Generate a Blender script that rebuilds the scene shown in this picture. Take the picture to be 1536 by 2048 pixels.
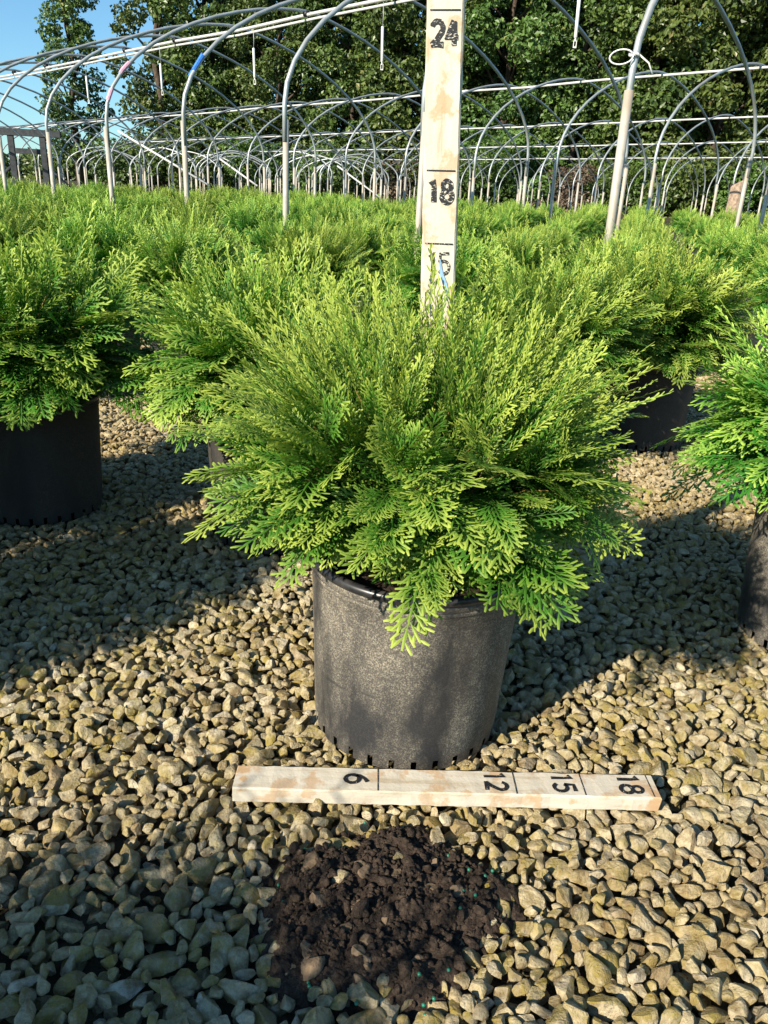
import bpy, bmesh, math, random
import numpy as np
from mathutils import Vector, Matrix, noise

for o in list(bpy.data.objects):
    bpy.data.objects.remove(o)
sc = bpy.context.scene
COL = sc.collection
R = math.radians
INCH = 0.0254

# ------------------------------------------------------------------ camera
FPX, PITCH, ROLL, HC = 1560.36, 0.37767, 0.04434, 0.6157
cam_d = bpy.data.cameras.new('camera')
cam = bpy.data.objects.new('camera', cam_d)
COL.objects.link(cam)
sc.camera = cam
cam_d.sensor_fit = 'HORIZONTAL'
cam_d.sensor_width = 36.0
cam_d.lens = 36.0 * FPX / 1536.0
cam_d.clip_start = 0.02
cam_d.clip_end = 3000
cam.matrix_world = (Matrix.Translation((0, 0, HC)) @ Matrix.Rotation(math.pi / 2 - PITCH, 4, 'X')
                    @ Matrix.Rotation(ROLL, 4, 'Z'))

# ------------------------------------------------------------------ light
SHADOW_AZ, SUN_EL = R(46), R(29)       # shadows run this way over the ground
to_sun = Vector((-math.cos(SHADOW_AZ) * math.cos(SUN_EL), -math.sin(SHADOW_AZ) * math.cos(SUN_EL), math.sin(SUN_EL)))
world = bpy.data.worlds.new('World')
sc.world = world
world.use_nodes = True
wt = world.node_tree
bg = wt.nodes['Background']
sky = wt.nodes.new('ShaderNodeTexSky')
sky.sky_type = 'NISHITA'
sky.sun_disc = False
sky.sun_elevation = SUN_EL
sky.sun_rotation = math.atan2(to_sun.x, to_sun.y)
sky.air_density = 1.0
sky.dust_density = 0.25
sky.ozone_density = 1.6
tint = wt.nodes.new('ShaderNodeMix')
tint.data_type = 'RGBA'
tint.blend_type = 'MULTIPLY'
tint.inputs[0].default_value = 1.0
tint.inputs[7].default_value = (0.74, 1.10, 1.30, 1)     # clear morning air, even over the whole sky
wt.links.new(sky.outputs[0], tint.inputs[6])
wt.links.new(tint.outputs[2], bg.inputs[0])
bg.inputs[1].default_value = 0.072
sun_d = bpy.data.lights.new('sun', 'SUN')
sun_d.energy = 5.0
sun_d.angle = R(0.53)
sun_d.color = (1.0, 0.91, 0.76)
sun = bpy.data.objects.new('sun', sun_d)
COL.objects.link(sun)
sun.location = (-6, -6, 8)
sun.rotation_euler = to_sun.to_track_quat('Z', 'Y').to_euler()
sc.view_settings.view_transform = 'Standard'
sc.view_settings.look = 'None'
sc.view_settings.exposure = 0.85
sc.view_settings.gamma = 1.0
sc.cycles.max_bounces = 7
sc.cycles.diffuse_bounces = 3
sc.cycles.glossy_bounces = 2
sc.cycles.transmission_bounces = 4
sc.cycles.sample_clamp_indirect = 4.0

# ------------------------------------------------------------------ helpers
_c, _s = math.cos(PITCH), math.sin(PITCH)
_cr, _sr = math.cos(ROLL), math.sin(ROLL)


def ray(x, y):
    u0, v0 = x - 768, y - 1024
    u = u0 * _cr + v0 * _sr
    v = -u0 * _sr + v0 * _cr
    return Vector((u, -v * _s + FPX * _c, -v * _c - FPX * _s))


def on_ground(x, y, z=0.0):
    d = ray(x, y)
    return d * ((z - HC) / d.z) + Vector((0, 0, HC))


def at_dist(x, y, D):
    d = ray(x, y)
    return d * (D / d.y) + Vector((0, 0, HC))


def gz(x, y):
    """gently rising ground beyond the first plants"""
    return 0.020 * max(0.0, min(y, 60.0) - 3.2)


def tag(o, label=None, cat=None, group=None, kind=None):
    if label: o['label'] = label
    if cat: o['category'] = cat
    if group: o['group'] = group
    if kind: o['kind'] = kind
    return o


def link(o, parent=None):
    COL.objects.link(o)
    if parent is not None:
        o.parent = parent
    return o


def empty(name, loc, rz=0.0, scale=1.0):
    o = bpy.data.objects.new(name, None)
    o.empty_display_size = 0.05
    o.location = loc
    o.rotation_euler = (0, 0, rz)
    o.scale = (scale,) * 3
    return link(o)


def np_mesh(name, V, F, mats, smooth=False, attrs=None, mat_idx=None):
    """V (n,3), F (m,k) equal sized polygons"""
    V = np.ascontiguousarray(V, np.float32)
    F = np.ascontiguousarray(F, np.int32)
    me = bpy.data.meshes.new(name)
    m, k = F.shape
    me.vertices.add(len(V)); me.vertices.foreach_set('co', V.ravel())
    me.loops.add(m * k); me.loops.foreach_set('vertex_index', F.ravel())
    me.polygons.add(m)
    me.polygons.foreach_set('loop_start', np.arange(0, m * k, k, dtype=np.int32))
    me.polygons.foreach_set('loop_total', np.full(m, k, np.int32))
    me.polygons.foreach_set('use_smooth', np.full(m, bool(smooth)))
    for mt in (mats if isinstance(mats, (list, tuple)) else [mats]):
        me.materials.append(mt)
    if mat_idx is not None:
        me.polygons.foreach_set('material_index', np.ascontiguousarray(mat_idx, np.int32))
    me.update(calc_edges=True)
    for nm, arr in (attrs or {}).items():
        a = me.attributes.new(nm, 'FLOAT', 'POINT')
        a.data.foreach_set('value', np.ascontiguousarray(arr, np.float32))
    me.validate()
    return me


def py_mesh(name, V, F, mats, smooth=False):
    me = bpy.data.meshes.new(name)
    me.from_pydata([tuple(v) for v in V], [], F)
    for mt in (mats if isinstance(mats, (list, tuple)) else [mats]):
        me.materials.append(mt)
    if smooth:
        me.polygons.foreach_set('use_smooth', [True] * len(me.polygons))
    me.update()
    return me


def mobj(name, me, parent=None, loc=(0, 0, 0), rot=(0, 0, 0), scale=(1, 1, 1)):
    o = bpy.data.objects.new(name, me)
    o.location = loc
    o.rotation_euler = rot
    o.scale = scale
    return link(o, parent)


def tube(path, radii, seg=8, caps=True):
    """verts, faces for a tube along a 3-D polyline"""
    P = [Vector(p) for p in path]
    if not isinstance(radii, (list, tuple)):
        radii = [radii] * len(P)
    V, F = [], []
    t0 = (P[1] - P[0]).normalized()
    up = Vector((0, 0, 1)) if abs(t0.z) < 0.9 else Vector((1, 0, 0))
    n = t0.cross(up).normalized()
    for i, p in enumerate(P):
        t = (P[min(i + 1, len(P) - 1)] - P[max(i - 1, 0)]).normalized()
        n = (n - t * n.dot(t)).normalized()
        b = t.cross(n)
        for k in range(seg):
            a = 2 * math.pi * k / seg
            V.append(p + (n * math.cos(a) + b * math.sin(a)) * radii[i])
        if i:
            for k in range(seg):
                k2 = (k + 1) % seg
                F.append(((i - 1) * seg + k, (i - 1) * seg + k2, i * seg + k2, i * seg + k))
    if caps:
        F.append(tuple(range(seg))[::-1])
        F.append(tuple((len(P) - 1) * seg + k for k in range(seg)))
    return V, F


def tube_mesh(name, path, radii, mat, seg=8):
    V, F = tube(path, radii, seg)
    return py_mesh(name, V, F, mat, True)


def join(parts):
    V, F = [], []
    for v, f in parts:
        n = len(V)
        V += list(v)
        F += [tuple(i + n for i in q) for q in f]
    return V, F


def box(x0, x1, y0, y1, z0, z1):
    V = [(x0, y0, z0), (x1, y0, z0), (x1, y1, z0), (x0, y1, z0), (x0, y0, z1), (x1, y0, z1), (x1, y1, z1), (x0, y1, z1)]
    F = [(3, 2, 1, 0), (4, 5, 6, 7), (0, 1, 5, 4), (1, 2, 6, 5), (2, 3, 7, 6), (3, 0, 4, 7)]
    return V, F


# ------------------------------------------------------------------ materials
class Nodes:
    def __init__(self, name):
        self.m = bpy.data.materials.new(name)
        self.m.use_nodes = True
        self.t = self.m.node_tree
        self.b = self.t.nodes['Principled BSDF']
        self.out = self.t.nodes['Material Output']

    def n(self, typ, **kw):
        nd = self.t.nodes.new('ShaderNode' + typ)
        for k, v in kw.items():
            if k.startswith('i_'):
                key = k[2:].replace('_', ' ')
                nd.inputs[key].default_value = v
            else:
                setattr(nd, k, v)
        return nd

    def l(self, a, b):
        self.t.links.new(a, b)

    def coord(self, kind='Object', scale=(1, 1, 1)):
        if kind == 'World':
            src = self.n('NewGeometry').outputs['Position']
        else:
            src = self.n('TexCoord').outputs[kind]
        mp = self.n('Mapping')
        mp.inputs['Scale'].default_value = scale
        self.l(src, mp.inputs[0])
        return mp.outputs[0]

    def noise(self, co, scale, detail=4, rough=0.6):
        nd = self.n('TexNoise')
        nd.inputs['Scale'].default_value = scale
        nd.inputs['Detail'].default_value = detail
        nd.inputs['Roughness'].default_value = rough
        self.l(co, nd.inputs['Vector'])
        return nd.outputs['Fac']

    def ramp(self, fac, stops, interp='LINEAR'):
        r = self.n('ValToRGB')
        r.color_ramp.interpolation = interp
        e = r.color_ramp.elements
        while len(e) < len(stops):
            e.new(0.5)
        for i, (p, c) in enumerate(stops):
            e[i].position = p
            e[i].color = (*c, 1) if len(c) == 3 else c
        self.l(fac, r.inputs[0])
        return r.outputs[0]

    def mix(self, fac, a, b, blend='MIX'):
        m = self.n('Mix', data_type='RGBA', blend_type=blend)
        for s, v in ((m.inputs[0], fac), (m.inputs[6], a), (m.inputs[7], b)):
            if isinstance(v, (int, float)):
                s.default_value = v
            elif isinstance(v, tuple):
                s.default_value = (*v, 1)
            else:
                self.l(v, s)
        return m.outputs[2]

    def math(self, op, a, b=None):
        m = self.n('Math', operation=op)
        for s, v in ((m.inputs[0], a), (m.inputs[1], b)):
            if v is None: continue
            if isinstance(v, (int, float)): s.default_value = v
            else: self.l(v, s)
        return m.outputs[0]

    def bump(self, h, strength=0.3, dist=0.01):
        b = self.n('Bump')
        b.inputs['Strength'].default_value = strength
        b.inputs['Distance'].default_value = dist
        self.l(h, b.inputs['Height'])
        self.l(b.outputs[0], self.b.inputs['Normal'])

    def color(self, c, rough=0.6, spec=0.5, metal=0.0):
        if isinstance(c, tuple): self.b.inputs['Base Color'].default_value = (*c, 1)
        else: self.l(c, self.b.inputs['Base Color'])
        if isinstance(rough, (int, float)): self.b.inputs['Roughness'].default_value = rough
        else: self.l(rough, self.b.inputs['Roughness'])
        self.b.inputs['Specular IOR Level'].default_value = spec
        self.b.inputs['Metallic'].default_value = metal
        return self


B3 = lambda v: (v, v, v)


def mat_stone(name):
    N = Nodes(name)
    w = N.coord('World')
    isl = N.n('NewGeometry').outputs['Random Per Island']
    ob = N.n('ObjectInfo').outputs['Random']
    rnd = N.math('FRACT', N.math('ADD', isl, ob))
    rnd2 = N.math('FRACT', N.math('MULTIPLY', rnd, 17.31))
    base = N.ramp(rnd, [(0.0, (0.44, 0.37, 0.235)), (0.22, (0.54, 0.475, 0.33)), (0.42, (0.40, 0.35, 0.25)), (0.60, (0.58, 0.52, 0.385)),
                        (0.78, (0.47, 0.40, 0.26)), (0.90, (0.30, 0.235, 0.15)), (1.0, (0.58, 0.54, 0.44))])
    fine = N.noise(w, 160, 6, 0.7)
    mid = N.noise(w, 55, 5, 0.65)
    c = N.mix(0.75, base, N.ramp(fine, [(0.28, B3(0.40)), (0.50, B3(1.0)), (0.75, B3(1.40))]), 'MULTIPLY')
    c = N.mix(N.ramp(mid, [(0.46, B3(0)), (0.64, B3(0.8))]), c, (0.20, 0.135, 0.055))
    # yellow green algae: broad patches over the bed, broken up stone by stone
    patch = N.ramp(N.noise(w, 2.6, 2, 0.5), [(0.30, B3(0.15)), (0.50, B3(1))])
    per = N.ramp(rnd2, [(0.15, B3(0.15)), (0.65, B3(1))])
    algae = N.ramp(N.noise(w, 60, 6, 0.72), [(0.36, B3(0)), (0.62, B3(0.9))])
    m = N.math('MULTIPLY', N.math('MULTIPLY', patch, per), algae)
    c = N.mix(m, c, (0.31, 0.245, 0.045))
    ochre = N.ramp(N.noise(w, 1.9, 3, 0.55), [(0.40, B3(0.05)), (0.60, B3(0.42))])
    c = N.mix(ochre, c, N.mix(1.0, c, (0.86, 0.68, 0.40), 'MULTIPLY'))
    pale = N.ramp(N.noise(w, 1.7, 2, 0.5), [(0.55, B3(0)), (0.75, B3(0.25))])
    c = N.mix(pale, c, (0.52, 0.50, 0.44))
    N.color(c, 0.82, 0.25)
    N.bump(N.math('ADD', N.noise(w, 240, 6, 0.7), N.math('MULTIPLY', N.noise(w, 70, 3, 0.6), 1.6)), 1.0, 0.0038)
    return N.m


def mat_ground():
    N = Nodes('packed_grit')
    w = N.coord('World')
    v = N.n('TexVoronoi'); v.inputs['Scale'].default_value = 38; N.l(w, v.inputs['Vector'])
    cell = N.ramp(v.outputs['Color'], [(0.0, (0.05, 0.040, 0.022)), (1.0, (0.15, 0.125, 0.075))])
    c = N.mix(N.ramp(v.outputs['Distance'], [(0.0, B3(0)), (0.6, B3(0.8))]), cell, (0.045, 0.036, 0.024))
    far = N.ramp(N.noise(w, 0.35, 4), [(0.4, B3(0)), (0.6, B3(0.8))])
    c = N.mix(far, c, (0.075, 0.08, 0.03))
    N.color(c, 0.95, 0.1)
    N.bump(N.math('ADD', v.outputs['Distance'], N.noise(w, 90, 4)), 0.6, 0.01)
    return N.m


def mat_foliage(name, dark, mid, tip, hue=0.0):
    N = Nodes(name)
    at = N.n('Attribute', attribute_name='tip').outputs['Fac']
    rn = N.n('Attribute', attribute_name='rnd').outputs['Fac']
    oi = N.n('ObjectInfo').outputs['Random']
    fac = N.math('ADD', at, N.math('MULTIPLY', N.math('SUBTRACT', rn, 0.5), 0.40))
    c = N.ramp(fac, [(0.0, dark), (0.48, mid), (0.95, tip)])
    hs = N.n('HueSaturation')
    hs.inputs['Saturation'].default_value = 1.0
    N.l(c, hs.inputs['Color'])
    N.l(N.math('ADD', N.math('MULTIPLY', oi, 0.03), 0.487 + hue), hs.inputs['Hue'])
    N.l(N.math('ADD', N.math('MULTIPLY', oi, 0.25), 0.88), hs.inputs['Value'])
    N.color(hs.outputs[0], 0.5, 0.35)
    tr = N.n('BsdfTranslucent')
    hs2 = N.n('HueSaturation'); hs2.inputs['Saturation'].default_value = 1.1; hs2.inputs['Value'].default_value = 1.1
    N.l(hs.outputs[0], hs2.inputs['Color'])
    N.l(hs2.outputs[0], tr.inputs['Color'])
    ms = N.n('MixShader'); ms.inputs[0].default_value = 0.22
    N.l(N.b.outputs[0], ms.inputs[1]); N.l(tr.outputs[0], ms.inputs[2])
    N.l(ms.outputs[0], N.out.inputs[0])
    return N.m


def mat_leaf(name, stops, trans=0.22):
    N = Nodes(name)
    rn = N.n('Attribute', attribute_name='rnd').outputs['Fac']
    oi = N.n('ObjectInfo').outputs['Random']
    c = N.ramp(rn, stops)
    hs = N.n('HueSaturation')
    N.l(c, hs.inputs['Color'])
    N.l(N.math('ADD', N.math('MULTIPLY', oi, 0.04), 0.475), hs.inputs['Hue'])
    N.l(N.math('ADD', N.math('MULTIPLY', oi, 0.35), 0.82), hs.inputs['Value'])
    N.color(hs.outputs[0], 0.42, 0.45)
    tr = N.n('BsdfTranslucent')
    N.l(hs.outputs[0], tr.inputs['Color'])
    ms = N.n('MixShader'); ms.inputs[0].default_value = trans
    N.l(N.b.outputs[0], ms.inputs[1]); N.l(tr.outputs[0], ms.inputs[2])
    N.l(ms.outputs[0], N.out.inputs[0])
    return N.m


def mat_pot(name='dusty_black_plastic', k=1.0):
    N = Nodes(name)
    o = N.coord('Object')
    oi = N.n('ObjectInfo').outputs['Random']
    sp = N.noise(o, 560, 3, 0.7)
    sp2 = N.noise(o, 130, 5, 0.75)
    sm = N.noise(N.coord('Object', (1, 1, 0.35)), 14, 4, 0.55)
    dust = N.math('MULTIPLY', N.ramp(sp, [(0.44, B3(0)), (0.62, B3(1))]), N.ramp(sp2, [(0.36, B3(0.15)), (0.60, B3(1))]))
    cover = N.ramp(sm, [(0.38, B3(0.06)), (0.60, B3(1))])
    dust = N.math('MULTIPLY', N.math('MULTIPLY', dust, cover), k)
    base = N.mix(cover, (0.024, 0.025, 0.028), tuple(v * (0.35 + 0.65 * k) for v in (0.085, 0.076, 0.064)))
    c = N.mix(dust, base, (0.40, 0.35, 0.26))
    scratch = N.ramp(N.noise(N.coord('Object', (1, 1, 9)), 9, 3, 0.5), [(0.66, B3(0)), (0.70, B3(0.6))])
    c = N.mix(scratch, c, (0.028, 0.028, 0.030))
    rough = N.math('ADD', N.math('MULTIPLY', cover, 0.4), 0.42)
    N.color(c, rough, 0.4)
    N.bump(N.math('ADD', sp, sp2), 0.25, 0.001)
    return N.m


def mat_simple(name, c, rough=0.6, spec=0.5, metal=0.0, var=0.25, scale=60, bump=0.0, co='Object', dirt=None):
    N = Nodes(name)
    o = N.coord(co)
    f = N.noise(o, scale, 5, 0.65)
    lo = tuple(max(0, v * (1 - var)) for v in c)
    hi = tuple(min(1, v * (1 + var)) for v in c)
    col = N.ramp(f, [(0.3, lo), (0.7, hi)])
    if dirt:
        col = N.mix(N.ramp(N.noise(o, scale * 0.25, 5, 0.7), [(0.48, B3(0)), (0.66, B3(0.85))]), col, dirt)
    N.color(col, rough, spec, metal)
    if bump:
        N.bump(f, bump, 0.004)
    return N.m


def mat_paint(name):
    N = Nodes(name)
    g = N.coord('Object', (9, 90, 90))
    grain = N.noise(g, 1.0, 6, 0.6)
    spot = N.noise(N.coord('Object', (22, 55, 55)), 1.0, 5, 0.7)
    o = N.coord('Object')
    c = N.ramp(grain, [(0.30, (0.42, 0.345, 0.24)), (0.44, (0.54, 0.485, 0.385)), (0.72, (0.60, 0.555, 0.46))])
    c = N.mix(N.ramp(spot, [(0.54, B3(0)), (0.80, B3(0.28))]), c, (0.46, 0.39, 0.29))
    pt = N.n('NewGeometry').outputs['Pointiness']
    edge = N.math('MULTIPLY', N.ramp(pt, [(0.52, B3(0)), (0.58, B3(0.8))]), N.ramp(N.noise(o, 40, 4), [(0.52, B3(0)), (0.60, B3(1))]))
    c = N.mix(edge, c, (0.45, 0.26, 0.11))
    N.color(c, 0.75, 0.25)
    N.bump(N.math('ADD', grain, N.noise(o, 300, 3)), 0.35, 0.0012)
    return N.m


def mat_ink(name, wear):
    N = Nodes(name)
    o = N.coord('Object')
    f = N.noise(N.coord('Object', (0.6, 1.4, 1)), 420, 3, 0.6)
    c = N.ramp(f, [(wear, (0.014, 0.014, 0.016)), (wear + 0.05, (0.56, 0.52, 0.43))])
    N.color(c, 0.6, 0.3)
    return N.m


def mat_soil():
    N = Nodes('potting_soil')
    w = N.coord('World')
    f = N.noise(w, 210, 7, 0.75)
    c = N.ramp(f, [(0.30, (0.017, 0.012, 0.009)), (0.52, (0.062, 0.044, 0.032)), (0.72, (0.135, 0.098, 0.070))])
    fib = N.ramp(N.noise(w, 90, 5, 0.8), [(0.62, B3(0)), (0.74, B3(0.8))])
    c = N.mix(fib, c, (0.20, 0.145, 0.09))
    N.color(c, 0.95, 0.15)
    N.bump(N.math('ADD', f, N.math('MULTIPLY', N.noise(w, 80, 5, 0.7), 2.0)), 1.0, 0.004)
    return N.m


M = {}
M['stone'] = mat_stone('crushed_limestone')
M['ground'] = mat_ground()
M['fol'] = mat_foliage('arborvitae_foliage', (0.006, 0.032, 0.005), (0.060, 0.200, 0.018), (0.41, 0.52, 0.085))
M['stem'] = mat_simple('yellowish_twig', (0.26, 0.19, 0.055), 0.7, 0.3, 0, 0.4, 200)
M['pot'] = mat_pot()
M['pot_clean'] = mat_pot('black_plastic', 0.12)
M['rim'] = mat_simple('black_plastic_rim', (0.022, 0.022, 0.024), 0.34, 0.5, 0, 0.3, 90, dirt=(0.06, 0.055, 0.048))
M['soil'] = mat_soil()
M['paint'] = mat_paint('worn_white_paint')
M['ink'] = mat_ink('black_stencil_ink', 0.64)
M['worn_ink'] = mat_ink('worn_stencil_ink', 0.575)
M['faint_ink'] = mat_ink('faint_stencil_ink', 0.53)
M['bluepaint'] = mat_simple('pale_blue_smear', (0.22, 0.36, 0.52), 0.6, 0.3, 0, 0.3, 200)
M['pellet'] = mat_simple('green_prill', (0.015, 0.16, 0.095), 0.35, 0.5, 0, 0.3, 500)
M['pipe'] = mat_simple('galvanised_pipe', (0.40, 0.43, 0.43), 0.45, 0.5, 0.35, 0.18, 14, dirt=(0.30, 0.29, 0.25), co='World')
M['post'] = mat_simple('weathered_steel_post', (0.44, 0.40, 0.33), 0.6, 0.4, 0.15, 0.22, 18, dirt=(0.36, 0.29, 0.21), co='World')
M['purlin'] = mat_simple('white_pipe', (0.52, 0.515, 0.49), 0.5, 0.4, 0, 0.12, 9, co='World')
M['white'] = mat_simple('white_plastic', (0.78, 0.77, 0.74), 0.45, 0.4, 0, 0.08, 40)
M['tie'] = mat_simple('black_tie', (0.02, 0.02, 0.02), 0.5)
M['bluetape'] = mat_simple('blue_tape', (0.05, 0.20, 0.62), 0.4)
M['pinktape'] = mat_simple('pink_tape', (0.70, 0.38, 0.48), 0.5)
M['darkwood'] = mat_simple('dark_weathered_wood', (0.055, 0.060, 0.062), 0.8, 0.2, 0, 0.4, 12, 0.4)
M['stump'] = mat_simple('bleached_stump', (0.30, 0.22, 0.16), 0.9, 0.1, 0, 0.5, 25, 0.8)
M['bark'] = mat_simple('tree_bark', (0.085, 0.065, 0.05), 0.95, 0.1, 0, 0.5, 9, 0.8, co='World')
M['leaf'] = mat_leaf('tree_leaf', [(0.0, (0.030, 0.060, 0.014)), (0.45, (0.088, 0.150, 0.032)), (0.85, (0.145, 0.210, 0.046)), (1.0, (0.22, 0.22, 0.07))])
M['leaf_light'] = mat_leaf('shrub_leaf', [(0.0, (0.04, 0.08, 0.015)), (0.5, (0.09, 0.16, 0.03)), (1.0, (0.17, 0.23, 0.05))])
M['brush'] = mat_leaf('dry_brush', [(0.0, (0.06, 0.05, 0.03)), (0.5, (0.16, 0.125, 0.075)), (1.0, (0.28, 0.22, 0.13))])

# ------------------------------------------------------------------ ground sheet
def build_ground():
    ys = [-60, -20, -5, 0, 1, 2, 3.2, 4, 5, 6, 8, 10, 13, 16, 20, 26, 33, 42, 52, 60, 90, 200, 600, 1500]
    xs = [-1500, -400, -120, -60, -30, -15, -8, -4, -2, 0, 2, 4, 8, 15, 30, 60, 120, 400, 1500]
    V = [(x, y, gz(x, y) - 0.020) for y in ys for x in xs]
    n = len(xs)
    F = [(j * n + i, j * n + i + 1, (j + 1) * n + i + 1, (j + 1) * n + i) for j in range(len(ys) - 1) for i in range(n - 1)]
    o = mobj('ground', py_mesh('ground', V, F, M['ground']))
    tag(o, 'crushed limestone gravel bed under the potted plants', 'ground', kind='structure')
    return o


ground = build_ground()

# ------------------------------------------------------------------ plant positions (x, y, scale)
MAIN = (0.038, 0.852)
NEAR = [  # x, y, scale, label
    (-0.710, 1.510, 1.24, 'shaded arborvitae whose black pot stands wholly in shadow beside the gravel aisle'),
    (-0.215, 1.430, 1.16, 'arborvitae directly behind the measured plant, its pot mostly hidden by that plant'),
    (0.735, 2.215, 1.24, 'tall arborvitae in black pot with half its side sunlit, gravel in front'),
    (0.395, 1.960, 1.12, 'arborvitae tucked behind the upright ruler and beside the half-lit pot'),
    (0.700, 1.105, 1.20, 'arborvitae in dusty black pot standing at the end of the long plant shadow'),
    (-1.080, 1.130, 1.10, 'unseen arborvitae added to cast its shadow on the shaded pot beside it'),  # out of view, added to put the neighbouring pot in shade
    (-0.950, 0.700, 1.15, 'arborvitae whose shadow falls across the gravel beside the measured pot'),
    (-0.800, -0.255, 1.25, 'arborvitae whose shadow reaches the soil heap'),
]
rng = random.Random(11)
FAR = []
_az = R(45.26)
dv = Vector((-math.sin(_az), math.cos(_az)))
nv = Vector((math.cos(_az), math.sin(_az)))
SP = 0.74
for i in range(-40, 60):
    for j in range(-40, 60):
        p = dv * (i * SP + (0.33 if j % 2 else 0)) + nv * (j * SP * 0.92)
        x = p.x + rng.uniform(-0.07, 0.07)
        y = p.y + rng.uniform(-0.07, 0.07)
        if y < 1.95 or y > 13.5: continue
        if abs(x) > 0.55 * y + 0.55: continue
        if x > 0.25 and y < 2.75 and x < 1.25: continue
        if x > 1.0 and x < 1.5 and 2.2 < y < 3.6: continue
        if any((x - q[0]) ** 2 + (y - q[1]) ** 2 < 0.50 ** 2 for q in NEAR): continue
        FAR.append((x, y, rng.uniform(0.78, 1.14)))

# ------------------------------------------------------------------ gravel
def ico(sub):
    bm = bmesh.new()
    bmesh.ops.create_icosphere(bm, subdivisions=sub, radius=1.0)
    V = np.array([v.co[:] for v in bm.verts])
    F = np.array([[v.index for v in f.verts] for f in bm.faces])
    bm.free()
    return V, F


def stone_shape(seed, sub):
    r = np.random.default_rng(seed)
    V, F = ico(sub)
    V = V.copy()
    k = int(r.integers(7, 11))
    nr = r.normal(size=(k, 3)); nr /= np.linalg.norm(nr, axis=1)[:, None]
    dd = r.uniform(0.42, 0.76, k)
    for a, d in zip(nr, dd):
        h = V @ a - d
        V -= np.where(h > 0, h * 1.0, 0)[:, None] * a
    for i in range(len(V)):
        v = Vector(V[i])
        V[i] *= 1 + 0.06 * noise.noise(v * 1.7 + Vector((seed, 0, 0))) + 0.03 * noise.noise(v * 4.5 + Vector((0, seed, 0)))
    V *= np.array([1.66, 1.28, 1.00]) * r.uniform(0.9, 1.1, 3)
    return V, F


def rot_mats(r, n, tilt):
    yaw = r.uniform(0, 2 * np.pi, n); ax = r.uniform(0, 2 * np.pi, n); tl = r.normal(0, tilt, n)
    Rz = np.zeros((n, 3, 3)); Rz[:, 0, 0] = np.cos(yaw); Rz[:, 0, 1] = -np.sin(yaw); Rz[:, 1, 0] = np.sin(yaw); Rz[:, 1, 1] = np.cos(yaw); Rz[:, 2, 2] = 1
    u = np.stack([np.cos(ax), np.sin(ax), 0 * ax], 1)
    K = np.zeros((n, 3, 3)); K[:, 0, 1] = -u[:, 2]; K[:, 0, 2] = u[:, 1]; K[:, 1, 0] = u[:, 2]; K[:, 1, 2] = -u[:, 0]; K[:, 2, 0] = -u[:, 1]; K[:, 2, 1] = u[:, 0]
    Rt = np.eye(3)[None] + np.sin(tl)[:, None, None] * K + (1 - np.cos(tl))[:, None, None] * (K @ K)
    return Rt @ Rz


def scatter(seed, tries, rmin, rmax, pack):
    """dart throwing, large stones first"""
    r = np.random.default_rng(seed)
    y0, y1 = 0.36, 3.5
    ys = np.sqrt(r.uniform(0, 1, tries) * ((y1 + 0.3) ** 2 - (y0 + 0.3) ** 2) + (y0 + 0.3) ** 2) - 0.3
    xs = r.uniform(-1, 1, tries) * (0.12 + 0.56 * ys)
    q = np.linspace(0, 1, tries)
    rad = rmax - (rmax - rmin) * np.clip(q * 9, 0, 1) ** 0.55
    rad *= r.uniform(0.88, 1.12, tries)
    cell = rmax * 2.0
    grid = {}
    out = []
    for x, y, a in zip(xs.tolist(), ys.tolist(), rad.tolist()):
        i, j = int(x // cell), int(y // cell)
        ok = True
        for di in (-1, 0, 1):
            for dj in (-1, 0, 1):
                for (px, py, pa) in grid.get((i + di, j + dj), ()):
                    mn = pack * (a + pa)
                    if (x - px) ** 2 + (y - py) ** 2 < mn * mn:
                        ok = False; break
                if not ok: break
            if not ok: break
        if ok:
            grid.setdefault((i, j), []).append((x, y, a))
            out.append((x, y, a))
    return np.array(out)


BOARD_O = Vector((-0.1471, 0.6719, 0.0)); BOARD_A = 0.0304
SOIL_C = (0.016, 0.548)


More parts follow.
